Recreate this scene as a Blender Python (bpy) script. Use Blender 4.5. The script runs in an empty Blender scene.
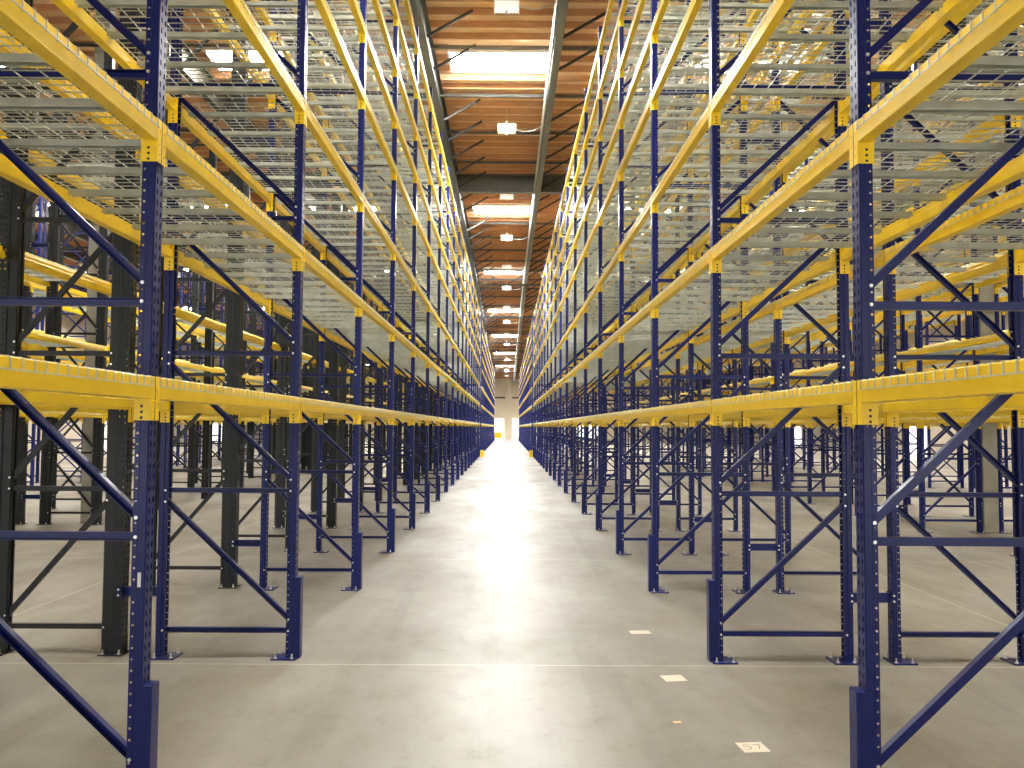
import bpy, bmesh, math, random
from mathutils import Vector, Matrix
random.seed(7)
SURVEY = globals().get('SURVEY', False)
SC = bpy.context.scene
COL = SC.collection

# ------------------------------------------------------------------ dimensions (metres)
F_PX, CAM_H = 867.0, 1.79
P0, PITCH = 4.00, 2.816            # first upright in view, bay pitch along the aisle
PW, PD = 0.092, 0.066              # upright post width (along aisle) and depth
D = 1.067                          # frame depth
TOP = 8.965
LB = PITCH - PW - 0.004            # beam length
BH, BD = 0.102, 0.064              # beam height, depth
LEVELS = [1.763, 2.957, 4.132, 5.30, 6.06, 6.825, 7.585, 8.39]   # underside of end connectors
LEVELS = [z + 0.145 for z in LEVELS]                               # underside of beams
GAP_AFTER, GAP_Y, LAST = 17, 1.3, 39

def post_y(k):
    return P0 + PITCH * k if k <= GAP_AFTER else P0 + PITCH * (k - 1 + GAP_Y)

# ------------------------------------------------------------------ materials
def nodes_of(name):
    m = bpy.data.materials.new(name); m.use_nodes = True
    nt = m.node_tree; b = nt.nodes['Principled BSDF']
    return m, nt, b
def ramp(nt, fac, stops):
    r = nt.nodes.new('ShaderNodeValToRGB'); e = r.color_ramp.elements
    while len(e) < len(stops): e.new(0.5)
    for el, (p, c) in zip(e, stops):
        el.position = p; el.color = (*c, 1)
    nt.links.new(fac, r.inputs[0]); return r.outputs[0]
def noise(nt, scale, detail=4, rough=.55, vec=None, stretch=None):
    n = nt.nodes.new('ShaderNodeTexNoise')
    n.inputs['Scale'].default_value = scale; n.inputs['Detail'].default_value = detail
    n.inputs['Roughness'].default_value = rough
    if vec is None:
        vec = nt.nodes.new('ShaderNodeTexCoord').outputs['Object']
    if stretch:
        mp = nt.nodes.new('ShaderNodeMapping'); mp.inputs['Scale'].default_value = stretch
        nt.links.new(vec, mp.inputs[0]); vec = mp.outputs[0]
    nt.links.new(vec, n.inputs['Vector']); return n.outputs['Fac']
def paint(name, c, rough=.35, var=.12, metallic=0.0, nscale=6.0, stretch=None, spec=.5):
    m, nt, b = nodes_of(name)
    lo = tuple(x * (1 - var) for x in c); hi = tuple(min(1, x * (1 + var)) for x in c)
    nt.links.new(ramp(nt, noise(nt, nscale, stretch=stretch), [(.3, lo), (.7, hi)]), b.inputs['Base Color'])
    b.inputs['Roughness'].default_value = rough; b.inputs['Metallic'].default_value = metallic
    b.inputs['Specular IOR Level'].default_value = spec
    return m
M = {}
SKY_STRENGTH = 114
M['navy'] = paint('navy_paint', (.0062, .0125, .112), .33, .15, spec=.28)
M['charcoal'] = paint('charcoal_paint', (.010, .0135, .017), .40, .25, spec=.35)
M['yellow'] = paint('yellow_paint', (.98, .665, .020), .36, .06)
M['galv'] = paint('galvanised_steel', (.54, .585, .54), .36, .14, .25, 9)
M['wire'] = paint('galvanised_wire', (.58, .62, .57), .36, .12, .2, 9)
M['bolt'] = paint('zinc_bolt', (.75, .75, .75), .3, .05, .7)
M['steel_grey'] = paint('grey_steel', (.11, .11, .10), .5, .15)
M['steel_dark'] = paint('dark_roof_steel', (.034, .034, .032), .5, .15)
M['conduit'] = paint('conduit_white', (.65, .65, .6), .35, .05, .3)
M['white'] = paint('white_enamel', (.82, .82, .78), .4, .03)
M['column'] = paint('column_concrete', (.28, .27, .22), .7, .15, 0, 3)
M['cream'] = paint('cream_wall_paint', (.84, .77, .62), .7, .06, 0, .6)
M['sidewall'] = paint('pale_wall_paint', (.55, .50, .42), .7, .08, 0, .4)
M['paper'] = paint('paper_tag', (.58, .53, .44), .7, .06, 0, 12)
M['ink'] = paint('marker_ink', (.16, .16, .17), .7, .05)
M['dark'] = paint('dark_lip', (.03, .03, .03), .6, .1)
M['scrap'] = paint('tan_scrap', (.75, .55, .30), .8, .1)
def emis(name, c, s):
    m, nt, b = nodes_of(name)
    b.inputs['Base Color'].default_value = (.9, .9, .9, 1)
    b.inputs['Emission Color'].default_value = (*c, 1); b.inputs['Emission Strength'].default_value = s
    return m
M['skylight'] = emis('skylight_diffuser', (1, .99, .96), SKY_STRENGTH)
M['skylight_added'] = emis('added_skylight_diffuser', (1, .93, .81), SKY_STRENGTH * .52)  # dimmer, warmer glow of the added skylights, set to steer light under the racks
M['lamp'] = emis('lamp_lens', (1, .95, .85), .4)

def wood_mat(name, tones, scale=.35):
    m, nt, b = nodes_of(name)
    tc = nt.nodes.new('ShaderNodeTexCoord').outputs['Object']
    big = noise(nt, .6, 4, .6, tc, (.5, 1.6, 1)); fine = noise(nt, 14, 6, .7, tc, (.15, 1, 1))
    mix = nt.nodes.new('ShaderNodeMath'); mix.operation = 'MULTIPLY_ADD'
    nt.links.new(fine, mix.inputs[0]); mix.inputs[1].default_value = .45
    sc = nt.nodes.new('ShaderNodeMath'); sc.operation = 'MULTIPLY'; nt.links.new(big, sc.inputs[0]); sc.inputs[1].default_value = .55
    nt.links.new(sc.outputs[0], mix.inputs[2])
    nt.links.new(ramp(nt, mix.outputs[0], [(.3, tones[0]), (.5, tones[1]), (.7, tones[2])]), b.inputs['Base Color'])
    b.inputs['Roughness'].default_value = .7
    return m
M['plywood'] = wood_mat('roof_plywood', [(.82, .50, .26), (.90, .62, .36), (.94, .73, .50)])
M['joist'] = wood_mat('roof_joist', [(.46, .22, .10), (.60, .32, .16), (.72, .42, .23)])

def floor_mat():
    m, nt, b = nodes_of('polished_concrete')
    N, L = nt.nodes, nt.links
    tc = N.new('ShaderNodeTexCoord').outputs['Object']
    a = noise(nt, .55, 6, .62, tc, (1.0, .55, 1)); c = noise(nt, 5.0, 10, .78, tc, (1, .8, 1))
    base = ramp(nt, a, [(.28, (.140, .128, .101)), (.44, (.186, .176, .152)), (.56, (.222, .215, .198)), (.70, (.266, .263, .249))])
    spots = ramp(nt, c, [(.30, (.66, .62, .55)), (.40, (.90, .89, .87)), (.48, (1, 1, 1)), (.75, (1.0, 1.0, 1.0))])
    mul = N.new('ShaderNodeMixRGB'); mul.blend_type = 'MULTIPLY'; mul.inputs[0].default_value = 1
    L.new(base, mul.inputs[1]); L.new(spots, mul.inputs[2])
    # stretched tyre smears along the aisle
    s = noise(nt, 1.0, 5, .6, tc, (2.4, .12, 1))
    smear = ramp(nt, s, [(.32, (.74, .73, .71)), (.50, (1, 1, 1)), (1, (1, 1, 1))])
    mu2 = N.new('ShaderNodeMixRGB'); mu2.blend_type = 'MULTIPLY'; mu2.inputs[0].default_value = .8
    L.new(mul.outputs[0], mu2.inputs[1]); L.new(smear, mu2.inputs[2])
    # saw-cut joints every 6.1 m both ways
    sep = N.new('ShaderNodeSeparateXYZ'); L.new(tc, sep.inputs[0])
    def joint(out, off, per, w):
        ad = N.new('ShaderNodeMath'); ad.operation = 'ADD'; L.new(out, ad.inputs[0]); ad.inputs[1].default_value = off
        md = N.new('ShaderNodeMath'); md.operation = 'WRAP'; L.new(ad.outputs[0], md.inputs[0]); md.inputs[1].default_value = -per / 2; md.inputs[2].default_value = per / 2
        ab = N.new('ShaderNodeMath'); ab.operation = 'ABSOLUTE'; L.new(md.outputs[0], ab.inputs[0])
        lt = N.new('ShaderNodeMath'); lt.operation = 'LESS_THAN'; L.new(ab.outputs[0], lt.inputs[0]); lt.inputs[1].default_value = w
        return lt.outputs[0]
    j1 = joint(sep.outputs[1], -6.62, 5.2, .012); j2 = joint(sep.outputs[0], -4.6, 9.2, .010)
    mx = N.new('ShaderNodeMath'); mx.operation = 'MAXIMUM'; L.new(j1, mx.inputs[0]); L.new(j2, mx.inputs[1])
    jm = N.new('ShaderNodeMixRGB'); jm.inputs[2].default_value = (.70, .64, .53, 1)
    jf = N.new('ShaderNodeMath'); jf.operation = 'MULTIPLY'; L.new(mx.outputs[0], jf.inputs[0]); jf.inputs[1].default_value = .28
    L.new(jf.outputs[0], jm.inputs[0]); L.new(mu2.outputs[0], jm.inputs[1])
    L.new(jm.outputs[0], b.inputs['Base Color'])
    rr = N.new('ShaderNodeMapRange'); L.new(a, rr.inputs[0]); rr.inputs[1].default_value = .3; rr.inputs[2].default_value = .7
    rr.inputs[3].default_value = .52; rr.inputs[4].default_value = .38
    L.new(rr.outputs[0], b.inputs['Roughness']); b.inputs['Specular IOR Level'].default_value = .40
    return m
M['floor'] = floor_mat()

# ------------------------------------------------------------------ mesh building
class MB:
    def __init__(s): s.v, s.f, s.m, s.mats = [], [], [], []
    def mi(s, mat):
        if mat not in s.mats: s.mats.append(mat)
        return s.mats.index(mat)
    def add(s, vs, fs, mat):
        o = len(s.v); i = s.mi(mat)
        s.v += [tuple(v) for v in vs]
        for f in fs: s.f.append(tuple(o + j for j in f)); s.m.append(i)
    def box(s, a, b, mat):
        (x0, y0, z0), (x1, y1, z1) = a, b
        vs = [(x0, y0, z0), (x1, y0, z0), (x1, y1, z0), (x0, y1, z0), (x0, y0, z1), (x1, y0, z1), (x1, y1, z1), (x0, y1, z1)]
        s.add(vs, [(3, 2, 1, 0), (4, 5, 6, 7), (0, 1, 5, 4), (1, 2, 6, 5), (2, 3, 7, 6), (3, 0, 4, 7)], mat)
    def bar(s, p, q, w, h, mat, up=(0, 0, 1), caps=True):
        p, q = Vector(p), Vector(q); d = (q - p).normalized(); up = Vector(up)
        if abs(d.dot(up)) > .99: up = Vector((0, 1, 0))
        a = d.cross(up).normalized() * (w / 2); b = a.cross(d).normalized() * (h / 2)
        vs = [p - a - b, p + a - b, p + a + b, p - a + b, q - a - b, q + a - b, q + a + b, q - a + b]
        fs = [(0, 1, 5, 4), (1, 2, 6, 5), (2, 3, 7, 6), (3, 0, 4, 7)]
        if caps: fs += [(3, 2, 1, 0), (4, 5, 6, 7)]
        s.add(vs, fs, mat)
    def channel(s, p, q, w, h, t, mat, up=(0, 1, 0)):
        """open C-channel running p->q, web width w across, flanges h towards `up`"""
        p, q = Vector(p), Vector(q); d = (q - p).normalized(); up = Vector(up)
        a = d.cross(up).normalized(); b = up
        prof = [(-w/2, h), (-w/2, 0), (w/2, 0), (w/2, h), (w/2 - t, h), (w/2 - t, t), (-w/2 + t, t), (-w/2 + t, h)]
        vs = [p + a * x + b * (y - h/2) for x, y in prof] + [q + a * x + b * (y - h/2) for x, y in prof]
        n = 8
        fs = [(i, (i + 1) % n, n + (i + 1) % n, n + i) for i in range(n)]
        fs += [(0, 1, 6, 7), (1, 2, 5, 6), (2, 3, 4, 5)] + [(n + 7, n + 6, n + 1, n), (n + 6, n + 5, n + 2, n + 1), (n + 5, n + 4, n + 3, n + 2)]
        s.add(vs, fs, mat)
    def cyl(s, p, q, r, n, mat, caps=True):
        p, q = Vector(p), Vector(q); d = (q - p).normalized()
        u = Vector((0, 0, 1)) if abs(d.z) < .9 else Vector((0, 1, 0))
        a = d.cross(u).normalized(); b = a.cross(d)
        vs = []
        for c in (p, q):
            for i in range(n):
                t = 2 * math.pi * i / n
                vs.append(c + a * (math.cos(t) * r) + b * (math.sin(t) * r))
        fs = [(i, (i + 1) % n, n + (i + 1) % n, n + i) for i in range(n)]
        if caps: fs += [tuple(range(n - 1, -1, -1)), tuple(range(n, 2 * n))]
        s.add(vs, fs, mat)
    def path(s, pts, w, mat):
        """square wire along a polyline lying in a vertical plane"""
        pts = [Vector(p) for p in pts]; vs = []; k = len(pts)
        for i, p in enumerate(pts):
            d = ((pts[min(i + 1, k - 1)] - p).normalized() + (p - pts[max(i - 1, 0)]).normalized())
            d.normalize()
            side = d.cross(Vector((0, 0, 1)))
            if side.length < .2: side = d.cross(Vector((1, 0, 0)) if abs(d.x) < .5 else Vector((0, 1, 0)))
            if i and side.dot(prev) < 0: side = -side
            side.normalize(); prev = side
            nb = side.cross(d)
            vs += [p - side * w/2 - nb * w/2, p + side * w/2 - nb * w/2, p + side * w/2 + nb * w/2, p - side * w/2 + nb * w/2]
        fs = []
        for i in range(k - 1):
            o = 4 * i
            fs += [(o + j, o + (j + 1) % 4, o + 4 + (j + 1) % 4, o + 4 + j) for j in range(4)]
        s.add(vs, fs, mat)
    def mesh(s, name, solid=0, bevel=0):
        me = bpy.data.meshes.new(name); me.from_pydata(s.v, [], s.f)
        for m in s.mats: me.materials.append(m)
        me.polygons.foreach_set('material_index', s.m); me.update()
        bm = bmesh.new(); bm.from_mesh(me)
        if solid or bevel: bmesh.ops.remove_doubles(bm, verts=bm.verts, dist=1e-5)
        bmesh.ops.recalc_face_normals(bm, faces=bm.faces)
        if solid: bmesh.ops.solidify(bm, geom=bm.faces[:], thickness=solid)
        if bevel:
            ed = [e for e in bm.edges if len(e.link_faces) == 2 and e.calc_face_angle(0) > .7]
            bmesh.ops.bevel(bm, geom=ed, offset=bevel, segments=1, affect='EDGES', profile=.5)
        bm.to_mesh(me); bm.free(); me.update()
        return me

def place(name, me, parent=None, loc=(0, 0, 0), rz=0.0):
    o = bpy.data.objects.new(name, me); COL.objects.link(o)
    o.location = loc; o.rotation_euler = (0, 0, rz)
    if parent: o.parent = parent
    return o
def tag(o, label=None, cat=None, group=None, kind=None):
    for k, v in (('label', label), ('category', cat), ('group', group), ('kind', kind)):
        if v: o[k] = v
    return o
def copy_tree(root, loc, rz):
    r = root.copy(); COL.objects.link(r); r.location = loc; r.rotation_euler = (0, 0, rz)
    for ch in KIDS[root.name]:
        c = ch.copy(); COL.objects.link(c); c.parent = r
    return r
KIDS = {}
def kit(name, parts, loc, rz):
    """an Empty at the thing's base with one child object per part; parts = [(name, mesh)]"""
    r = place(name, None, None, loc, rz); r.empty_display_size = .2
    KIDS[r.name] = [place(n, me, r) for n, me in parts]
    return r

# ------------------------------------------------------------------ upright posts
def hole_strip(mb, o, u, length, z0, z1, hole, mat):
    """a flat strip of sheet, `o` origin, `u` unit across, with one hole (list of 8 (x,z)) in it"""
    o, u = Vector(o), Vector(u)
    zc = (z0 + z1) / 2
    outer = [(0, z0), (length/2, z0), (length, z0), (length, zc), (length, z1), (length/2, z1), (0, z1), (0, zc)]
    P = lambda x, z: o + u * x + Vector((0, 0, z))
    vs = [P(x, z) for x, z in outer] + [P(x, z) for x, z in hole]
    mb.add(vs, [(i, (i + 1) % 8, 8 + (i + 1) % 8, 8 + i) for i in range(8)], mat)
def oval(cx, cz, rx, rz, tilt=0.0):
    pts = []
    for i in range(8):
        t = math.pi * (1.25 + .25 * i)
        x, z = rx * math.cos(t), rz * math.sin(t)
        pts.append((cx + x + tilt * z, cz + z))
    return pts
def post_mesh(name, mat, hi, height=TOP, wide=PW, deep=PD):
    """open-backed upright: slotted face at u=0 (towards the aisle), stepped sides, back lips. Local x = depth, y = along the aisle"""
    mb = MB(); hw = wide / 2; st = .009; ub = deep * .55; uc = ub + .006
    mod = .0508; n = int(height / mod)
    if hi:
        for i in range(n + 1):
            z0, z1 = i * mod, min((i + 1) * mod, height)
            if z1 - z0 < .03:
                segs = None
            zc = (z0 + z1) / 2
            full = z1 - z0 > .045
            for sg in (-1, 1):
                cell = hw - .004
                a = 0 if sg > 0 else -cell
                if full:
                    hole_strip(mb, (0, a, 0), (0, 1, 0), cell, z0, z1, oval(cell * .5, zc, .0075, .0155, .12 * sg), mat)
                    hole_strip(mb, (uc, sg * (hw - st), 0), (1, 0, 0), deep - uc, z0, z1, oval((deep - uc) * .5, zc, .0058, .0058), mat)
                    hole_strip(mb, (.004, sg * hw, 0), (1, 0, 0), ub - .004, z0, z1, oval((ub - .004) * .5, zc, .0034, .0034), mat)
                else:
                    mb.add([(0, a, z0), (0, a + cell, z0), (0, a + cell, z1), (0, a, z1)], [(0, 1, 2, 3)], mat)
                    mb.add([(uc, sg * (hw - st), z0), (deep, sg * (hw - st), z0), (deep, sg * (hw - st), z1), (uc, sg * (hw - st), z1)], [(0, 1, 2, 3)], mat)
                    mb.add([(.004, sg * hw, z0), (ub, sg * hw, z0), (ub, sg * hw, z1), (.004, sg * hw, z1)], [(0, 1, 2, 3)], mat)
        zs = [(0, height)]
    for sg in (-1, 1):
        strips = [((0, hw - .004), (.004, hw)), ((ub, hw), (uc, hw - st)), ((deep, hw - st), (deep, hw - st - .016))]
        if not hi:
            strips += [((.004, hw), (ub, hw)), ((uc, hw - st), (deep, hw - st))]
        for (x0, y0), (x1, y1) in strips:
            mb.add([(x0, sg * y0, 0), (x1, sg * y1, 0), (x1, sg * y1, height), (x0, sg * y0, height)], [(0, 1, 2, 3)], mat)
    if not hi:
        mb.add([(0, -hw + .004, 0), (0, hw - .004, 0), (0, hw - .004, height), (0, -hw + .004, height)], [(0, 1, 2, 3)], mat)
        return mb.mesh(name)
    return mb.mesh(name)
DEEP = 0.165
def deep_post_mesh(name, mat, hi, height=TOP):
    """heavier upright of the older racks: punched outer half, plain inner half"""
    mb = MB(); hw = .055; mod = .0508; n = int(height / mod); h = n * mod
    if hi:
        for i in range(n):
            z0, z1 = i * mod, (i + 1) * mod; zc = (z0 + z1) / 2
            for sg in (-1, 1):
                for a in (0, .0425):
                    hole_strip(mb, (a, sg * hw, 0), (1, 0, 0), .0425, z0, z1, oval(.02125, zc, .0065, .009), mat)
                a = 0 if sg > 0 else -hw
                hole_strip(mb, (0, a, 0), (0, 1, 0), hw, z0, z1, oval(hw * .5, zc, .0075, .0155, .12 * sg), mat)
    else:
        mb.add([(0, -hw, 0), (0, hw, 0), (0, hw, h), (0, -hw, h)], [(0, 1, 2, 3)], mat)
    for sg in (-1, 1):
        strips = [((.085, hw), (.092, hw - .010)), ((.092, hw - .010), (.155, hw - .010)), ((.155, hw - .010), (DEEP, hw - .020)), ((DEEP, hw - .020), (DEEP, .012))]
        if not hi: strips.append(((0, hw), (.085, hw)))
        for (x0, y0), (x1, y1) in strips:
            mb.add([(x0, sg * y0, 0), (x1, sg * y1, 0), (x1, sg * y1, h), (x0, sg * y0, h)], [(0, 1, 2, 3)], mat)
    return mb.mesh(name)

BR_Z = [.21 + 1.073 * i for i in range(8)] + [8.75]
def bolt(mb, x, y, z, sg):
    mb.cyl((x, y, z), (x, y + sg * .008, z), .0085, 6, M['bolt'])
def frame_parts(mat, hi=True):
    """list of (part name, mesh) in frame coordinates: x from the front face to the rear, y along the aisle, z up"""
    parts = []
    deep = mat is M['charcoal']; pd = DEEP if deep else PD
    pm = (deep_post_mesh if deep else post_mesh)('upright_post', mat, hi)
    parts.append(('upright_post', pm))
    rear = pm.copy(); rear.transform(Matrix.Translation((D, 0, 0)) @ Matrix.Rotation(math.pi, 4, 'Z')); rear.name = 'upright_post'
    parts.append(('upright_post', rear))
    for z in BR_Z:
        mb = MB(); mb.channel((pd - PD * .4, 0, z), (D - pd + PD * .4, 0, z), .038, .036, .003, mat)
        for x in (pd - .0165, D - pd + .0165):
            for sg in (-1, 1): bolt(mb, x, sg * (PW/2 - .0085), z, sg)
        parts.append(('horizontal_brace', mb.mesh('horizontal_brace')))
    for i in range(8):
        z0, z1 = BR_Z[i] + .075, BR_Z[i + 1] - .075
        mb = MB(); mb.channel((pd - PD * .4, 0, z0), (D - pd + PD * .4, 0, z1), .038, .036, .003, mat)
        for x, z in ((pd - .0165, z0 + .012), (D - pd + .0165, z1 - .012)):
            for sg in (-1, 1): bolt(mb, x, sg * (PW/2 - .0085), z, sg)
        parts.append(('diagonal_brace', mb.mesh('diagonal_brace')))
    for x0, x1 in ((-.022, .165), (D - .165, D + .022)):
        mb = MB(); mb.box((x0, -.10, 0), (x1, .10, .010), mat)
        for bx in (x0 + .03, x1 - .03):
            for by in (-.075, .075):
                mb.cyl((bx, by, .010), (bx, by, .018), .014, 6, M['bolt']); mb.cyl((bx, by, .018), (bx, by, .045), .006, 6, M['bolt'])
        parts.append(('base_plate', mb.mesh('base_plate')))
    return parts
def guard_mesh(mat):
    mb = MB(); h = .62; w = PW/2 + .002
    prof = [(.03, -w), (-.038, -w), (-.043, -w + .008), (-.043, w - .008), (-.038, w), (.03, w)]
    vs = [(x, y, .008) for x, y in prof] + [(x, y, h) for x, y in prof]
    mb.add(vs, [(i, i + 1, 7 + i, 6 + i) for i in range(5)] + [(6, 7, 10, 11), (7, 8, 9, 10)], mat)
    return mb.mesh('post_guard')

def simple_frame(mat, guard=True):
    mb = MB()
    for flip in (0, 1):
        X = (lambda x: D - x) if flip else (lambda x: x)
        hw, pd, st = (.055, DEEP, .092) if mat is M['charcoal'] else (PW / 2, PD, .046)
        prof = [(pd, hw - .009), (st, hw - .009), (st - .005, hw), (0, hw), (0, -hw), (st - .005, -hw), (st, -hw + .009), (pd, -hw + .009)]
        vs = [(X(x), y, 0) for x, y in prof] + [(X(x), y, TOP) for x, y in prof]
        mb.add(vs, [(i, i + 1, 9 + i, 8 + i) for i in range(7)], mat)
        a, b = sorted((X(-.022), X(.165))); mb.box((a, -.1, 0), (b, .1, .01), mat)
    for z in BR_Z: mb.bar((PD * .5, 0, z), (D - PD * .5, 0, z), .036, .038, mat)
    for i in range(8): mb.bar((PD * .5, 0, BR_Z[i] + .075), (D - PD * .5, 0, BR_Z[i + 1] - .075), .036, .038, mat)
    if guard:
        mb.box((-.043, -PW/2 - .002, .008), (-.001, PW/2 + .002, .62), mat)
    return mb.mesh('upright_frame')

# ------------------------------------------------------------------ load beam (origin: outer face, middle of its length, underside)
def beam_body(bev=.004):
    mb = MB(); h = LB / 2
    prof = [(0, 0), (BD, 0), (BD, BH - .04), (BD - .022, BH - .04), (BD - .022, BH), (0, BH)]
    n = len(prof)
    vs = [(x, -h, z) for x, z in prof] + [(x, h, z) for x, z in prof]
    mb.add(vs, [(i, (i + 1) % n, n + (i + 1) % n, n + i) for i in range(n)] + [(0, 1, 2, 3), (0, 3, 4, 5), (6, 9, 8, 7), (6, 11, 10, 9)], M['yellow'])
    return mb.mesh('beam_tube', bevel=bev)
def connector_mesh(sg):
    """end plate against the post's side plus the leg wrapped over the post's face"""
    mb = MB(); y = sg * (LB / 2 + .001); z0, z1 = -.10, BH + .002
    w = BD + .012; rows = [(-.10, -.072, .5), (-.072, -.048, .5), (-.048, -.024, .5)]
    for a, b, _ in [(-.098, -.072, 0), (-.072, -.046, 0), (-.046, -.020, 0)]:
        hole_strip(mb, (0, y, 0), (1, 0, 0), w, a, b, oval(w * .55, (a + b) / 2, .0068, .0068), M['yellow'])
    mb.add([(0, y, -.020), (w, y, -.020), (w, y, z1), (0, y, z1)], [(0, 1, 2, 3)], M['yellow'])
    y2 = y + sg * .0435
    zz = [-.098, .002, z1]
    for a, b in zip(zz, zz[1:]):
        mb.add([(0, y, a), (0, y2, a), (0, y2, b), (0, y, b)], [(0, 1, 2, 3)], M['yellow'])
    # lock lugs
    for z in (-.06, -.01, .05):
        mb.cyl((.001, y + sg * .024, z), (-.004, y + sg * .024, z), .006, 6, M['yellow'])
    return mb.mesh('end_connector')
def simple_beam():
    mb = MB(); h = LB / 2
    mb.box((0, -h, 0), (BD, h, BH), M['yellow'])
    for sg in (-1, 1):
        a, b = sorted((sg * h, sg * (h + .045)))
        mb.box((-.002, a, -.1), (.003, b, BH), M['yellow'])
        a, b = sorted((sg * h, sg * (h + .003)))
        mb.box((0, a, -.1), (BD + .01, b, BH), M['yellow'])
    return mb.mesh('load_beam')

# ------------------------------------------------------------------ wire deck (origin: frame front face, middle of its half bay, beam top)
DW = LB / 2 - .012
def deck_wires(n_x, n_y, w, hi=True):
    mb = MB(); f, r = -.010, D + .010
    for i in range(n_x):
        y = -DW/2 + DW * i / (n_x - 1)
        if hi: mb.path([(f, y, -.045), (f, y, -.004), (f + .010, y, w/2), (r - .010, y, w/2), (r, y, -.004), (r, y, -.045)], w, M['wire'])
        else: mb.path([(f, y, -.04), (f, y, .003), (r, y, .003), (r, y, -.04)], w, M['wire'])
    for j in range(n_y):
        x = .05 + (D - .10) * j / (n_y - 1)
        mb.bar((x, -DW/2, w * 1.5), (x, DW/2, w * 1.5), w, w, M['wire'])
    for x in (f - w, r + w):
        mb.bar((x, -DW/2, -.042), (x, DW/2, -.042), w, w, M['wire'])
    return mb
CH_Y = (-.465, 0, .465)
def channel_mesh(y, hi=True):
    mb = MB(); x0, x1 = BD - .020, D - BD + .020
    if hi: mb.channel((x0, y, -.019), (x1, y, -.019), .044, .034, .0025, M['galv'], up=(0, 0, -1))
    else: mb.box((x0, y - .022, -.035), (x1, y + .022, -.002), M['galv'])
    return mb
def simple_deck(nx=11, ny=6, w=.0070):
    mb = deck_wires(nx, ny, w, False)
    for y in CH_Y:
        c = channel_mesh(y, False); mb.add(c.v, c.f, M['galv'])
    return mb.mesh('wire_deck')

# ------------------------------------------------------------------ rack rows
# key: (side, distance of the inner face from the aisle centre, aisle face is the inner one, y offset, paint, first/last upright, words)
ROWS = {
 'AL': (-1, 1.625, True, 0.0, 'navy', -1, LAST, 'left aisle rack', 0),
 'AR': (1, 1.605, True, -.05, 'navy', -1, LAST, 'right aisle rack', 0),
 'BL': (-1, 2.99, False, .10, 'charcoal', 0, 27, 'second rack left of aisle', 1),
 'BR': (1, 2.975, False, -.05, 'navy', 0, 27, 'second rack right of aisle', 1),
 'CL': (-1, 7.26, True, .40, 'charcoal', 2, 17, 'third rack left of aisle', 3),
 'CR': (1, 7.22, True, -.10, 'navy', 2, 17, 'third rack right of aisle', 3),
 'DL': (-1, 8.63, False, .40, 'charcoal', 3, 17, 'fourth rack left of aisle', 4),
 'DR': (1, 8.59, False, -.10, 'navy', 3, 17, 'fourth rack right of aisle', 4),
 'EL': (-1, 12.95, True, .2, 'navy', 6, 17, 'fifth rack left of aisle', 7),
 'ER': (1, 12.95, True, .1, 'navy', 6, 17, 'fifth rack right of aisle', 7),
 'FL': (-1, 14.32, False, .2, 'navy', 7, 17, 'sixth rack left of aisle', 8),
 'FR': (1, 14.32, False, .1, 'navy', 7, 17, 'sixth rack right of aisle', 8),
}
ORD = ('zeroth first second third fourth fifth sixth seventh eighth ninth tenth eleventh twelfth thirteenth fourteenth fifteenth sixteenth '
       'seventeenth eighteenth nineteenth twentieth').split()
def ordinal(n):
    if n <= 20: return ORD[n]
    t = {2: 'twenty', 3: 'thirty', 4: 'forty'}[n // 10]
    if n % 10 == 0: return {3: 'thirtieth', 4: 'fortieth'}[n // 10]
    return t + '-' + ORD[n % 10]
def after(k, k0):
    n = k - k0 + 1
    return 'before first upright' if n < 1 else 'after ' + ordinal(n) + ' upright'
PAINTWORD = {'navy': 'navy blue', 'charcoal': 'dark charcoal'}

def shelf(key, l):
    """underside of the beams of one level of one row, and whether it has an inner beam, an outer beam and decks; None where the row has no such level"""
    z = LEVELS[l]
    if key == 'BL':                       # the older rack on the left is only partly fitted out
        return {0: (z, 1, 1, 1), 1: (z, 0, 1, 0), 2: (4.015, 1, 1, 1)}.get(l)
    if key[1] == 'L' and key[0] != 'A' and l > 2: return None
    return (z, 1, 1, 1)
def candidates():
    fr, be, de = [], [], []
    for key, (s, xin, inner, dy, mat, k0, k1, words, kv) in ROWS.items():
        front_x, fr_rz = (s * xin, 0 if s > 0 else math.pi) if inner else (s * (xin + D), math.pi if s > 0 else 0)
        for k in range(k0, k1 + 1):
            fr.append((key, k, (front_x, post_y(k) + dy, 0), fr_rz))
            if k == k1 or k == GAP_AFTER: continue
            yc = (post_y(k) + post_y(k + 1)) / 2 + dy
            for l in range(8):
                sh = shelf(key, l)
                if sh is None: continue
                z = sh[0]
                if sh[1]: be.append((key, k, l, 0, (s * (xin - .006), yc, z), 0 if s > 0 else math.pi))
                if sh[2]: be.append((key, k, l, 1, (s * (xin + D + .006), yc, z), math.pi if s > 0 else 0))
                for h in (0, 1) if sh[3] else ():
                    de.append((key, k, l, h, (s * xin, yc + (h - .5) * LB / 2, z + BH), 0 if s > 0 else math.pi))
    return fr, be, de
FR, BE, DE = candidates()

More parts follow.
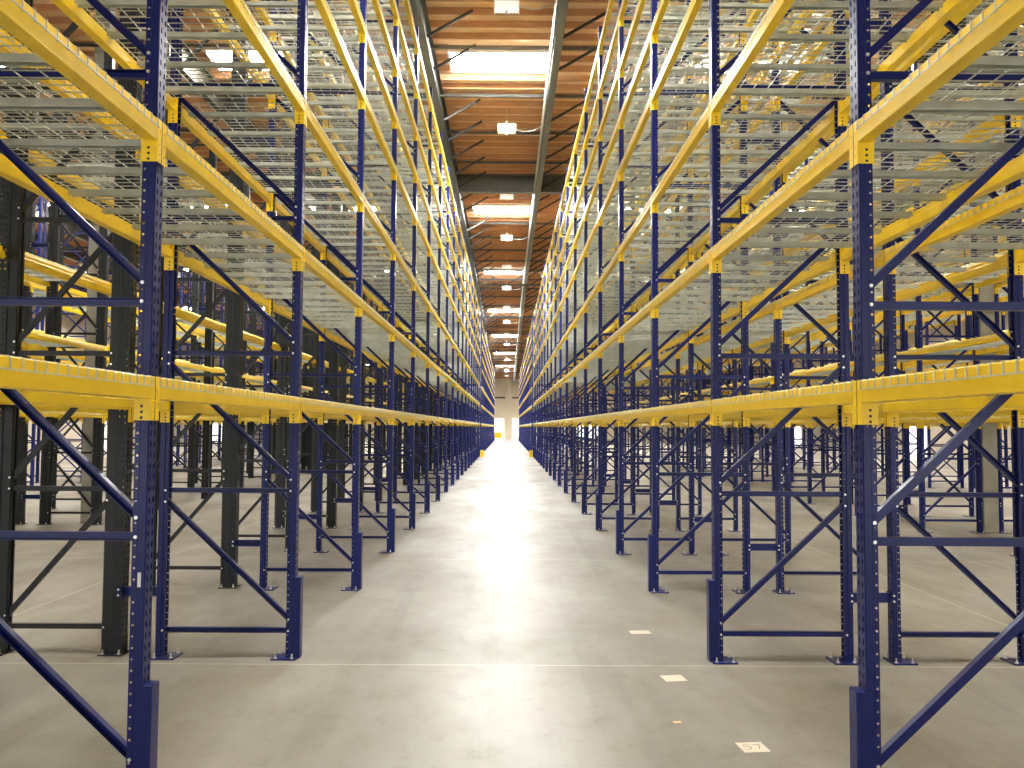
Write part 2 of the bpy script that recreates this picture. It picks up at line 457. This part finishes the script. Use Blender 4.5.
# which bays of each row (first, last, by shelf level) are built as individual things; the rest of the racks lies behind them
NONE = (9, 0)
BEAM_BAYS = {
 'AL0': [(-1, 5), (-1, 6), (0, 6), (1, 7), (1, 7), (2, 8), (2, 8), (3, 8)],
 'AR0': [(-1, 5), (-1, 6), (0, 6), (1, 7), (1, 7), (2, 8), (2, 8), (3, 8)],
 'AL1': [(0, 6), (0, 4), (0, 6), (1, 4), (1, 5), (2, 4), NONE, NONE],
 'AR1': [(0, 6), (0, 4), (0, 6), (1, 4), (1, 5), (2, 4), NONE, NONE],
 'BL0': [(0, 2), NONE, (0, 3)],
 'BL1': [(1, 3), (0, 5), (0, 3)],
 'BR0': [(0, 3), (0, 5), NONE, (1, 5), (2, 2), (2, 3), NONE, NONE],
 'BR1': [(0, 3), (0, 5), (0, 4), (1, 5), (2, 3), (2, 4), NONE, NONE],
 'CL0': [(3, 7), (5, 7), (3, 3)],
 'CL1': [NONE, (3, 4), (3, 7)],
 'CR0': [(3, 7), (3, 7), NONE, NONE, (3, 4), NONE, NONE, NONE],
 'CR1': [(4, 4), (3, 5), (3, 8), NONE, NONE, NONE, NONE, NONE],
 'DL0': [NONE, (4, 4), (4, 7)],
 'DL1': [NONE, (5, 5), (5, 5)],
 'DR0': [NONE, (3, 7), (3, 7), (4, 4), NONE, NONE, (4, 4), NONE],
 'DR1': [NONE, (5, 5), (4, 6), (4, 5), NONE, NONE, NONE, NONE],
}
DECK_BAYS = {
 'AL0': [(0, 2), (0, 7), (0, 9), (1, 9), (2, 7), (2, 7), (3, 7), (4, 6)],
 'AR0': [(0, 2), (0, 7), (0, 9), (1, 9), (2, 7), (2, 7), (3, 7), (4, 6)],
 'AL1': [(-1, 1), (-1, 7), (0, 8), (1, 8), (1, 7), (2, 6), (2, 6), (3, 6)],
 'AR1': [(-1, 1), (-1, 7), (0, 8), (1, 8), (1, 7), (2, 6), (2, 6), (3, 6)],
 'BL0': [NONE, NONE, (0, 3)],
 'BL1': [NONE, NONE, (0, 4)],
 'BR0': [NONE, (0, 7), (1, 3), (1, 5), (2, 3), (2, 2), (3, 3), NONE],
 'BR1': [NONE, (0, 5), (0, 4), (1, 4), (1, 4), (2, 3), (3, 3), (3, 4)],
 'CL0': [NONE, (6, 6), (6, 6)],
 'CL1': [NONE, (3, 3), (3, 3)],
 'CR0': [NONE, (3, 5), (4, 7), (3, 3), (3, 4), (3, 3), (3, 4), NONE],
 'CR1': [NONE, (3, 3), (3, 4), (3, 3), (3, 4), (3, 4), (3, 4), NONE],
 'DL0': [NONE, (5, 5), (4, 5)],
 'DL1': [NONE, NONE, (4, 4)],
 'DR0': [NONE, (5, 5), (4, 8), (5, 5), NONE, (5, 5), NONE, NONE],
 'DR1': [NONE, (5, 5), (5, 7), (4, 4), NONE, (5, 5), (4, 4), NONE],
 'FR1': [NONE, NONE, NONE, (8, 8), NONE, NONE, NONE, NONE],
}
def picked(table, cands):
    out = []
    for key, k, l, sd, loc, rz in cands:
        r = table.get(key + str(sd))
        out.append(SURVEY or (r is not None and r[l][0] <= k <= r[l][1]))
    return out

def stuff(name, me, spots, label, cat):
    import numpy as np
    nv = len(me.vertices); co = np.empty(nv * 3, np.float32); me.vertices.foreach_get('co', co); co = co.reshape(-1, 3)
    nl = len(me.loops); li = np.empty(nl, np.int32); me.loops.foreach_get('vertex_index', li)
    npol = len(me.polygons); ls = np.empty(npol, np.int32); me.polygons.foreach_get('loop_start', ls)
    mi = np.empty(npol, np.int32); me.polygons.foreach_get('material_index', mi)
    V, L, S, Mi = [], [], [], []
    for i, (loc, rz) in enumerate(spots):
        c = 1.0 if abs(rz) < 1 else -1.0
        V.append(co * np.array([c, c, 1], np.float32) + np.array(loc, np.float32)); L.append(li + nv * i); S.append(ls + nl * i); Mi.append(mi)
    n = len(spots); out = bpy.data.meshes.new(name)
    out.vertices.add(nv * n); out.vertices.foreach_set('co', np.concatenate(V).ravel())
    out.loops.add(nl * n); out.loops.foreach_set('vertex_index', np.concatenate(L))
    out.polygons.add(npol * n); out.polygons.foreach_set('loop_start', np.concatenate(S))
    out.polygons.foreach_set('material_index', np.concatenate(Mi))
    for m in me.materials: out.materials.append(m)
    out.update(calc_edges=True)
    return tag(place(name, out), label, cat, kind='stuff')

LOD = {}
def lod(key, fn):
    if key not in LOD: LOD[key] = fn()
    return LOD[key]

# ---- uprights
proto = {}
for i, (key, k, loc, rz) in enumerate(FR):
    s, xin, inner, dy, mat, k0, k1, words, kv = ROWS[key]
    near = {'A': 9, 'B': 5, 'C': 5, 'D': 5}.get(key[0], 0)
    full = k <= near and not SURVEY
    if full:
        g = key[0] == 'A'
        pk = (mat, g)
        if pk not in proto:
            parts = lod(('fp', mat), lambda: frame_parts(M[mat]))
            proto[pk] = kit('upright_frame', parts + ([('post_guard', guard_mesh(M[mat]))] if g else []), loc, rz); o = proto[pk]
        else: o = copy_tree(proto[pk], loc, rz)
    else:
        o = place('upright_frame', lod(('fs', mat, key[0] == 'A'), lambda: simple_frame(M[mat], key[0] == 'A')), None, loc, rz)
    n = k - kv + 1
    if n >= 1: lab = f"{PAINTWORD[mat]} upright frame, {ordinal(n)} from near end of {words}"
    else: lab = f"{PAINTWORD[mat]} upright frame beside the viewer, before the first of {words}"
    if key == 'AL' and k == 0 and full:
        st = MB(); st.box((.018, PW/2, 1.06), (.033, PW/2 + .0015, 1.125), M['white'])
        tag(place('sticker', st.mesh('sticker'), o), 'small white sticker')
    tag(o, lab, 'rack upright', 'upright frames of the pallet racks'); o['sk'] = i if SURVEY else 0
    if not SURVEY: del o['sk']

# ---- beams
sel = picked(BEAM_BAYS, BE); rest = []
beam_proto = None
for i, ((key, k, l, sd, loc, rz), ok) in enumerate(zip(BE, sel)):
    if not ok: rest.append((loc, rz)); continue
    words, kv = ROWS[key][7], ROWS[key][8]
    full = loc[1] < 22 and not SURVEY
    if full and beam_proto is None:
        beam_proto = o = kit('load_beam', [('beam_tube', beam_body()), ('end_connector', connector_mesh(-1)), ('end_connector', connector_mesh(1))], loc, rz)
    elif full: o = copy_tree(beam_proto, loc, rz)
    else: o = place('load_beam', lod('beam', simple_beam), None, loc, rz)
    where = 'aisle-side' if sd == 0 else 'far-side'
    tag(o, f"yellow {where} beam, {ordinal(l + 1)} level, {after(k, kv)} of {words}", 'rack beam', 'yellow load beams of the pallet racks')
    if SURVEY: o['sk'] = i
if rest: stuff('load_beams_beyond', lod('beam', simple_beam), rest, 'yellow load beams of the racks farther off and half hidden', 'rack beams')

# ---- wire decks
sel = picked(DECK_BAYS, DE); rest = []
deck_proto = None
for i, ((key, k, l, h, loc, rz), ok) in enumerate(zip(DE, sel)):
    if key == 'CL' and k == 4 and h == 0: continue            # the concrete column stands in this half bay
    if not ok: rest.append((loc, rz)); continue
    words, kv = ROWS[key][7], ROWS[key][8]
    full = loc[1] < 16 and not SURVEY
    if full and deck_proto is None:
        deck_proto = o = kit('wire_deck', [('wire_mesh', deck_wires(19, 10, .0048).mesh('wire_mesh'))] +
                             [('support_channel', channel_mesh(y).mesh('support_channel')) for y in CH_Y], loc, rz)
    elif full: o = copy_tree(deck_proto, loc, rz)
    else: o = place('wire_deck', lod('deck_mid', lambda: simple_deck(19, 10, .0048)) if loc[1] < 30 else lod('deck', simple_deck), None, loc, rz)
    tag(o, f"wire deck, {'near' if h == 0 else 'far'} half of {ordinal(l + 1)} level {after(k, kv)} of {words}", 'wire deck', 'galvanised wire decks on the beams')
    if SURVEY: o['sk'] = i
if rest: stuff('wire_decks_beyond', lod('deck', simple_deck), rest, 'galvanised wire decks of the racks farther off and half hidden', 'wire decks')

# ---- row spacers between back-to-back racks
def spacer_mesh(w):
    mb = MB(); mb.channel((0, 0, 0), (w, 0, 0), .075, .036, .003, M['navy'])
    for x in (-.012, w + .012):
        for s in (-1, 1):
            mb.box((x - .016, min(s * .05, s * .046), -.04), (x + .016, max(s * .05, s * .046), .04), M['navy'])
            for z in (-.022, .022): mb.cyl((x, s * .05, z), (x, s * .058, z), .0085, 6, M['bolt'])
    return mb.mesh('row_spacer')
sp = spacer_mesh(.30)
for sd, a, b, words, k0, k1 in ((-1, 'AL', 'BL', 'first two racks left of aisle', 1, 12), (1, 'AR', 'BR', 'first two racks right of aisle', 1, 12),
                        (-1, 'CL', 'DL', 'third and fourth racks left of aisle', 4, 8), (1, 'CR', 'DR', 'third and fourth racks right of aisle', 4, 8)):
    x = ROWS[a][1] + D; kv = ROWS[a][8]
    for k in range(k0, k1 + 1):
        for z, hw in ((.49, 'low'), (5.03, 'high')):
            y = post_y(k) + (ROWS[a][3] + ROWS[b][3]) / 2
            o = place('row_spacer', sp, None, (sd * x, y, z), 0 if sd > 0 else math.pi)
            tag(o, f"{hw} row spacer at {ordinal(k - kv + 1)} uprights between {words}", 'row spacer', 'row spacers between racks')

# ------------------------------------------------------------------ building shell
XW, YB, YE = 34.0, -14.0, 133.0
def roof_z(y): return 11.0 + .0062 * (y - 21.8) if y < 52.8 else 11.19 - .0235 * (y - 52.8)
mb = MB(); mb.box((-XW, YB, -.2), (XW, YE, 0), M['floor'])
tag(place('floor', mb.mesh('floor')), 'grey polished concrete warehouse floor', 'floor', kind='structure')

SKY_Y = [6.1] + [21.1 + 15.0 * i for i in range(7)]
SKY_X = [-.22 + 5.9 * i for i in range(-5, 6)]
mb = MB()
yy = [YB, 52.8, YE]
for a, b in zip(yy, yy[1:]):
    za, zb = roof_z(a), roof_z(b)
    mb.add([(-XW, a, za), (XW, a, za), (XW, b, zb), (-XW, b, zb), (-XW, a, za + .2), (XW, a, za + .2), (XW, b, zb + .2), (-XW, b, zb + .2)],
           [(0, 1, 2, 3), (4, 5, 6, 7), (0, 1, 5, 4), (2, 3, 7, 6), (1, 2, 6, 5), (3, 0, 4, 7)], M['plywood'])
y = YB + .3
while y < YE:
    near_sky = any(abs(y - s) < .95 for s in SKY_Y)
    spans = [(-XW, XW)]
    if near_sky:
        spans = []; x = -XW
        for sx in SKY_X: spans.append((x, sx - 1.24)); x = sx + 1.24
        spans.append((x, XW))
    for a, b in spans: mb.box((a, y - .022, roof_z(y) - .15), (b, y + .022, roof_z(y) + .01), M['joist'])
    y += .61
tag(place('ceiling', mb.mesh('ceiling')), 'timber roof deck with closely spaced brown joists', 'ceiling', kind='structure')

# longitudinal steel beams with kicker braces and conduit
def sloped(mb, x0, x1, dz0, dz1, mat):
    for a, b in ((YB, 52.8), (52.8, YE)):
        za, zb = roof_z(a), roof_z(b)
        vs = [(x0, a, za + dz0), (x1, a, za + dz0), (x1, b, zb + dz0), (x0, b, zb + dz0), (x0, a, za + dz1), (x1, a, za + dz1), (x1, b, zb + dz1), (x0, b, zb + dz1)]
        mb.add(vs, [(3, 2, 1, 0), (4, 5, 6, 7), (0, 1, 5, 4), (1, 2, 6, 5), (2, 3, 7, 6), (3, 0, 4, 7)], mat)
BEAM_X = [1.08 + 2.95 * i for i in range(-11, 11)]
for x in BEAM_X:
    mb = MB()
    sloped(mb, x - .012, x + .012, -.80, -.15, M['steel_dark'])
    sloped(mb, x - .09, x + .09, -.83, -.80, M['steel_dark'])
    sloped(mb, x - .09, x + .09, -.17, -.15, M['steel_dark'])
    o = tag(place('ceiling_beam', mb.mesh('ceiling_beam')), None, None, kind='structure')
    if -5 < x < 4.5:
        kb = MB(); kb.bar((x + .03, 0, -.78), (x + 1.08, 0, -.16), .055, .055, M['steel_dark']); me = kb.mesh('kicker_brace')
        y = 14.92; i = 0
        while y < (120 if -2.5 < x < 2 else 45):
            if not any(abs(y - s) < .9 for s in SKY_Y): place('kicker_brace', me, o, (0, y, roof_z(y)))
            y += 1.74; i += 1
    if abs(x - 1.08) < .1:
        cb = MB()
        for dx, dz in ((-.12, -.72), (-.13, -.60)):
            for a, b in ((YB, 52.8), (52.8, YE)):
                cb.cyl((x + dx, a, roof_z(a) + dz), (x + dx, b, roof_z(b) + dz), .028, 8, M['conduit'])
        place('conduit', cb.mesh('conduit'), o)
# transverse purlins
y = 14.1; n = 0
while y < YE - 2:
    if min(abs(y - g) for g in (31, 50.3, 63.5)) > .8 and not any(abs(y - s) < .8 for s in SKY_Y):
        mb = MB(); z = roof_z(y); mb.box((-XW, y - .03, z - .23), (XW, y + .03, z - .15), M['steel_grey'])
        tag(place('roof_beam', mb.mesh('roof_beam')), None, None, kind='structure')
    y += 3.05
# plate girders and trusses across the aisles
for y in (31.0, -3.0):
    mb = MB(); z = roof_z(y)
    mb.box((-XW, y - .02, z - .78), (XW, y + .02, z - .15), M['steel_grey']); mb.box((-XW, y - .14, z - .81), (XW, y + .14, z - .78), M['steel_grey'])
    mb.box((-XW, y - .14, z - .17), (XW, y + .14, z - .15), M['steel_grey'])
    tag(place('roof_girder_beam', mb.mesh('roof_girder_beam')), None, None, kind='structure')
for y in (50.3, 63.5, 79.0, 94.0, 110.0):
    mb = MB(); z = roof_z(y); t, b = z - .2, z - 1.15
    mb.box((-XW, y - .09, t - .09), (XW, y + .09, t), M['steel_grey']); mb.box((-XW, y - .09, b), (XW, y + .09, b + .09), M['steel_grey'])
    x = -XW; i = 0
    while x < XW - 1.4:
        mb.bar((x, y, b + .05 if i % 2 else t - .05), (x + 1.475, y, t - .05 if i % 2 else b + .05), .06, .06, M['steel_grey']); x += 1.475; i += 1
    tag(place('roof_truss_beam', mb.mesh('roof_truss_beam')), None, None, kind='structure')

# skylights: domed diffuser panels in curbs; those outside the visible main row are added for light
wn = 0
def area(name, loc, sx, sy, power, col, rot):
    l = bpy.data.lights.new(name, 'AREA'); l.shape = 'RECTANGLE'; l.size = sx; l.size_y = sy; l.energy = power; l.color = col
    o = bpy.data.objects.new(name, l); COL.objects.link(o); o.location = loc; o.rotation_euler = rot
    return o
def skylight_mesh(glow):
    mb = MB(); a, b = 1.22, .50
    for (p, q) in (((-a - .05, -b - .05), (a + .05, -b)), ((-a - .05, b), (a + .05, b + .05)), ((-a - .05, -b), (-a, b)), ((a, -b), (a + .05, b))):
        mb.box((p[0], p[1], -.17), (q[0], q[1], .02), M['white'])
    c, d = a - .02, b - .02     # dropped prismatic diffuser with sloping sides
    mb.add([(-c, -d, -.215), (c, -d, -.215), (c, d, -.215), (-c, d, -.215), (-a, -b, -.13), (a, -b, -.13), (a, b, -.13), (-a, b, -.13)],
           [(3, 2, 1, 0), (4, 5, 6, 7), (0, 1, 5, 4), (2, 3, 7, 6)], glow)
    for s in (-1, 1): mb.box((min(s * a, s * c), -b, -.215), (max(s * a, s * c), b, -.13), M['white'])
    return mb.mesh('skylight')
sk, sk_added = skylight_mesh(M['skylight']), skylight_mesh(M['skylight_added'])
for yk in SKY_Y:
    for xk in SKY_X:
        if abs(xk) > 18 and yk > 80: continue
        wn += 1
        tag(place(f'window_{wn}', sk if abs(xk) < 1 and yk > 10 else sk_added, None, (xk, yk, roof_z(yk))), None, None, kind='structure')  # dimmer panels are unseen skylights added to light racks and roof

# high-bay fixtures
def fixture_parts():
    h = MB()
    h.box((-.25, -.16, .20), (.25, .16, .26), M['white'])
    for i in range(9):
        x = -.24 + .06 * i
        for y in (-.155, .13): h.box((x - .010, y, .06), (x + .010, y + .025, .20), M['white'])
    h.box((-.26, -.17, .06), (-.24, .17, .26), M['white']); h.box((.24, -.17, .06), (.26, .17, .26), M['white'])
    l = MB(); l.box((-.235, -.125, .075), (.235, .125, .195), M['lamp'])
    s = MB(); s.cyl((0, 0, .0), (0, 0, .075), .03, 8, M['white'])
    c = MB()
    c.bar((-.05, 0, .24), (0, 0, .42), .012, .012, M['conduit']); c.bar((.05, 0, .24), (0, 0, .42), .012, .012, M['conduit'])
    c.cyl((0, 0, .42), (0, 0, .95), .006, 6, M['conduit'])
    w = MB(); pts = [(.25, 0, .15)] + [(.25 + .87 * t, 0, .15 + .20 * t - .14 * math.sin(math.pi * t)) for t in (.15, .3, .45, .6, .75, .9, 1)]
    for p, q in zip(pts, pts[1:]): w.cyl(p, q, .012, 6, M['conduit'])
    return [('housing', h.mesh('housing')), ('lens', l.mesh('lens')), ('sensor', s.mesh('sensor')), ('hanger_chain', c.mesh('hanger_chain')), ('cord', w.mesh('cord'))]
fp = None; n = 0
y = 17.0
while y < 125:
    n += 1; loc = (-.05, y, roof_z(y) - .90)
    if fp is None: fp = o = kit('highbay_light', fixture_parts(), loc, 0)
    else: o = copy_tree(fp, loc, 0)
    tag(o, f"white hanging high-bay light over the aisle, {ordinal(n)} from the viewer", 'ceiling light', 'high-bay lights over the aisle')
    y += 7.35

# walls; the near and side dock openings are added to let light in
def wall(name, axis, at, lo, hi, height, thick, holes, mat):
    """wall in the plane axis=at, spanning lo..hi; holes = [(a, b, z0, z1)] sorted along the wall"""
    mb = MB(); t0, t1 = (at, at + thick) if thick > 0 else (at + thick, at)
    def bx(a, b, z0, z1):
        if axis == 'y': mb.box((a, t0, z0), (b, t1, z1), mat)
        else: mb.box((t0, a, z0), (t1, b, z1), mat)
    x = lo
    for a, b, z0, z1 in holes:
        bx(x, a, 0, height); bx(a, b, z1, height)
        if z0 > 0: bx(a, b, 0, z0)
        x = b
    bx(x, hi, 0, height)
    return tag(place(name, mb.mesh(name)), None, None, kind='structure')
dock_end = [(-14, -10.4, 0, 3.1), (-4.2, -.45, 0, 3.1), (.95, 4.6, 0, 3.1), (10.4, 14, 0, 3.1)]
wall('wall_far', 'y', YE, -XW, XW, roof_z(YE) + .2, .3, dock_end, M['cream'])
added_back_docks = [(-14, -8, 0, 4.5), (-3, 3, 0, 4.5), (8, 14, 0, 4.5)]  # openings behind the camera, added as a light source
wall('wall_near', 'y', YB, -XW, XW, roof_z(YB) + .2, -.3, added_back_docks, M['sidewall'])
added_side_docks = [(40 + 30 * i, 44 + 30 * i, 0, 3.4) for i in range(3)]  # unseen side openings added to brighten the interior
wall('wall_left', 'x', -XW, YB, YE, 11.4, -.3, added_side_docks, M['sidewall'])
wall('wall_right', 'x', XW, YB, YE, 11.4, .3, added_side_docks, M['sidewall'])
mb = MB(); mb.box((-.2, YE - .35, 0), (.72, YE, roof_z(YE)), M['cream'])
tag(place('trim_1', mb.mesh('trim_1')), 'cream pilaster on the far wall between the doorways', 'pilaster', kind='structure')
mb = MB(); mb.cyl((.30, YE - .42, 0), (.30, YE - .42, 8.6), .05, 10, M['white'])
tag(place('trim_2', mb.mesh('trim_2')), None, None, kind='structure')
for i, (a, b) in enumerate(((-4.4, -.25), (.8, 4.8))):
    mb = MB(); mb.box((a, YE - .12, 6.15), (b, YE, 6.4), M['steel_grey'])
    tag(place(f'trim_{3 + i}', mb.mesh('trim')), None, None, kind='structure')
DOCK_P = 200
for a, b, z0, z1 in added_back_docks:
    area('doorway_area_light', ((a + b) / 2, YB - .1, z1 / 2), b - a, z1, DOCK_P, (1, .98, .95), (math.radians(90), 0, 0))  # area lamps filling the added openings behind the camera
for a, b, z0, z1 in dock_end:
    area('doorway_area_light', ((a + b) / 2, YE + .1, z1 / 2), b - a, z1, 220, (1, .98, .95), (math.radians(-90), 0, 0))
for i, (a, b, z0, z1) in enumerate(added_side_docks):
    for sx in (-1, 1):
        area('doorway_area_light', (sx * (XW + .1), (a + b) / 2, z1 / 2), z1, b - a, 150, (1, .98, .95), (0, math.radians(90) * sx, 0))  # area lamps filling the added side openings

# concrete roof columns standing among the third racks
def column(x, y, lab):
    mb = MB(); w = .135
    mb.box((x - w, y - w, 0), (x + w, y + w, roof_z(y) - .3), M['column'])
    mb2 = mb.mesh('concrete_column', bevel=.012)
    tag(place('concrete_column', mb2), lab, 'column', kind='structure')
column(-7.58, 15.98, 'square concrete column in the third rack left of the aisle')
column(8.44, 15.25, 'square concrete column between third and fourth racks right of the aisle')

# ------------------------------------------------------------------ small things on the floor
def tag_sheet(x, y, rz, w, d, marks, lab):
    mb = MB(); mb.box((-w/2, -d/2, 0), (w/2, d/2, .0012), M['paper'])
    me = mb.mesh('sheet')
    o = place('floor_tag', me, None, (x, y, .0005), rz)
    tag(o, lab, 'floor tag', 'paper tags on the floor')
    if marks:
        k = MB()
        for p, q in marks: k.bar((p[0], p[1], .0017), (q[0], q[1], .0017), .0045, .0008, M['ink'])
        place('marking', k.mesh('marking'), o)
FIVE = lambda x: [((x + .018, .035), (x - .016, .035)), ((x - .016, .035), (x - .016, .006)), ((x - .016, .006), (x + .012, .006)), ((x + .012, .006), (x + .018, -.012)), ((x + .018, -.012), (x + .006, -.032)), ((x + .006, -.032), (x - .016, -.030))]
SEVEN = lambda x: [((x - .018, .034), (x + .02, .034)), ((x + .02, .034), (x - .004, -.034))]
tag_sheet(1.395, 4.96, .11, .150, .148, FIVE(-.03) + SEVEN(.03), 'paper tag with handwritten marks on the floor, nearest the viewer')
tag_sheet(1.206, 6.296, .15, .158, .146, None, 'paper tag on the floor beside the second right upright, middle one')
tag_sheet(1.18, 7.685, .1, .178, .125, None, 'paper tag on the floor, farthest of the three')
mb = MB(); mb.box((-.025, -.015, 0), (.025, .015, .003), M['scrap'])
tag(place('paper_scrap', mb.mesh('scrap'), None, (1.05, 5.364, .0005), .2), 'small tan scrap on the floor between the two nearer paper tags', 'scrap')

def end_guard(x, y, lab):
    """yellow U-shaped post protector"""
    mb = MB(); h = .42
    prof = [(-.11, .10), (-.11, -.06), (-.06, -.10), (.06, -.10), (.11, -.06), (.11, .10), (.10, .10), (.10, -.055), (.055, -.09), (-.055, -.09), (-.10, -.055), (-.10, .10)]
    n = len(prof)
    vs = [(a, b, 0) for a, b in prof] + [(a, b, h) for a, b in prof]
    fs = [(i, (i + 1) % n, n + (i + 1) % n, n + i) for i in range(n)] + [(n + i, n + i + 1, n + n - 2 - i, n + n - 1 - i) for i in range(5)]
    mb.add(vs, fs, M['yellow']); mb.box((-.14, -.13, 0), (.14, .10, .008), M['yellow'])
    tag(place('post_protector', mb.mesh('post_protector'), None, (x, y, 0), 0), lab, 'post protector', 'yellow post protectors at the cross passage')
yg = post_y(17) - .02
end_guard(-1.45, yg - .25, 'yellow post protector at the cross passage, left side of the aisle')
end_guard(1.45, yg - .25, 'yellow post protector at the cross passage, right side of the aisle')

# yellow bin and low grey cart by the far doorways
def bin_parts():
    b = MB()
    b.add([(-.55, -.45, .12), (.55, -.45, .12), (.55, .45, .12), (-.55, .45, .12), (-.62, -.5, .95), (.62, -.5, .95), (.62, .5, .95), (-.62, .5, .95)],
          [(3, 2, 1, 0), (0, 1, 5, 4), (1, 2, 6, 5), (2, 3, 7, 6), (3, 0, 4, 7)], M['yellow'])
    l = MB(); l.box((-.66, -.54, .95), (.66, .54, 1.02), M['yellow'])
    out = [('body', b.mesh('body')), ('lid', l.mesh('lid'))]
    for x in (-.45, .45):
        for y in (-.35, .35):
            f = MB(); f.box((x - .06, y - .06, 0), (x + .06, y + .06, .13), M['dark']); out.append(('foot', f.mesh('foot')))
    return out
o = kit('storage_bin', bin_parts(), (-1.3, 127.5, 0), 0); tag(o, 'yellow bin on the floor by the left far doorway', 'bin')
c = MB(); c.box((-.6, -.35, .18), (.6, .35, .26), M['steel_grey']); parts = [('platform', c.mesh('platform'))]
c = MB(); c.cyl((-.56, -.3, .26), (-.56, -.3, .9), .02, 8, M['steel_grey']); c.cyl((-.56, .3, .26), (-.56, .3, .9), .02, 8, M['steel_grey']); c.cyl((-.56, -.3, .9), (-.56, .3, .9), .02, 8, M['steel_grey'])
for x in (-.45, .45):
    for y in (-.25, .25):
        w = MB(); w.cyl((x, y - .02, .09), (x, y + .02, .09), .09, 12, M['dark']); parts.append(('wheel', w.mesh('wheel')))
o = kit('platform_cart', parts + [('handle', c.mesh('handle'))], (1.75, 127.0, 0), math.pi); tag(o, 'low grey platform cart by the right far doorway', 'cart')

# ------------------------------------------------------------------ sky outside, camera, colour
w = bpy.data.worlds.new('sky'); SC.world = w; w.use_nodes = True
bg = w.node_tree.nodes['Background']; bg.inputs[0].default_value = (1, .99, .96, 1); bg.inputs[1].default_value = 1.1

cam = bpy.data.cameras.new('camera'); co = bpy.data.objects.new('camera', cam); COL.objects.link(co)
cam.sensor_width = 36; cam.lens = F_PX / 1024 * 36; cam.clip_end = 400; cam.clip_start = .05
yaw, pit, rol = math.atan(5.1 / F_PX), math.atan(43 / F_PX), .006
co.matrix_world = Matrix.Translation((0, 0, CAM_H)) @ (Matrix.Rotation(-yaw, 4, 'Z') @ Matrix.Rotation(math.pi / 2 + pit, 4, 'X') @ Matrix.Rotation(rol, 4, 'Z'))
SC.camera = co
SC.view_settings.view_transform = 'Standard'; SC.view_settings.look = 'None'; SC.view_settings.gamma = 1
SC.view_settings.use_curve_mapping = False; SC.view_settings.exposure = 1.17
SC.cycles.use_denoising = True
SC.cycles.max_bounces = 8; SC.cycles.diffuse_bounces = 4; SC.cycles.glossy_bounces = 4; SC.cycles.sample_clamp_indirect = 6
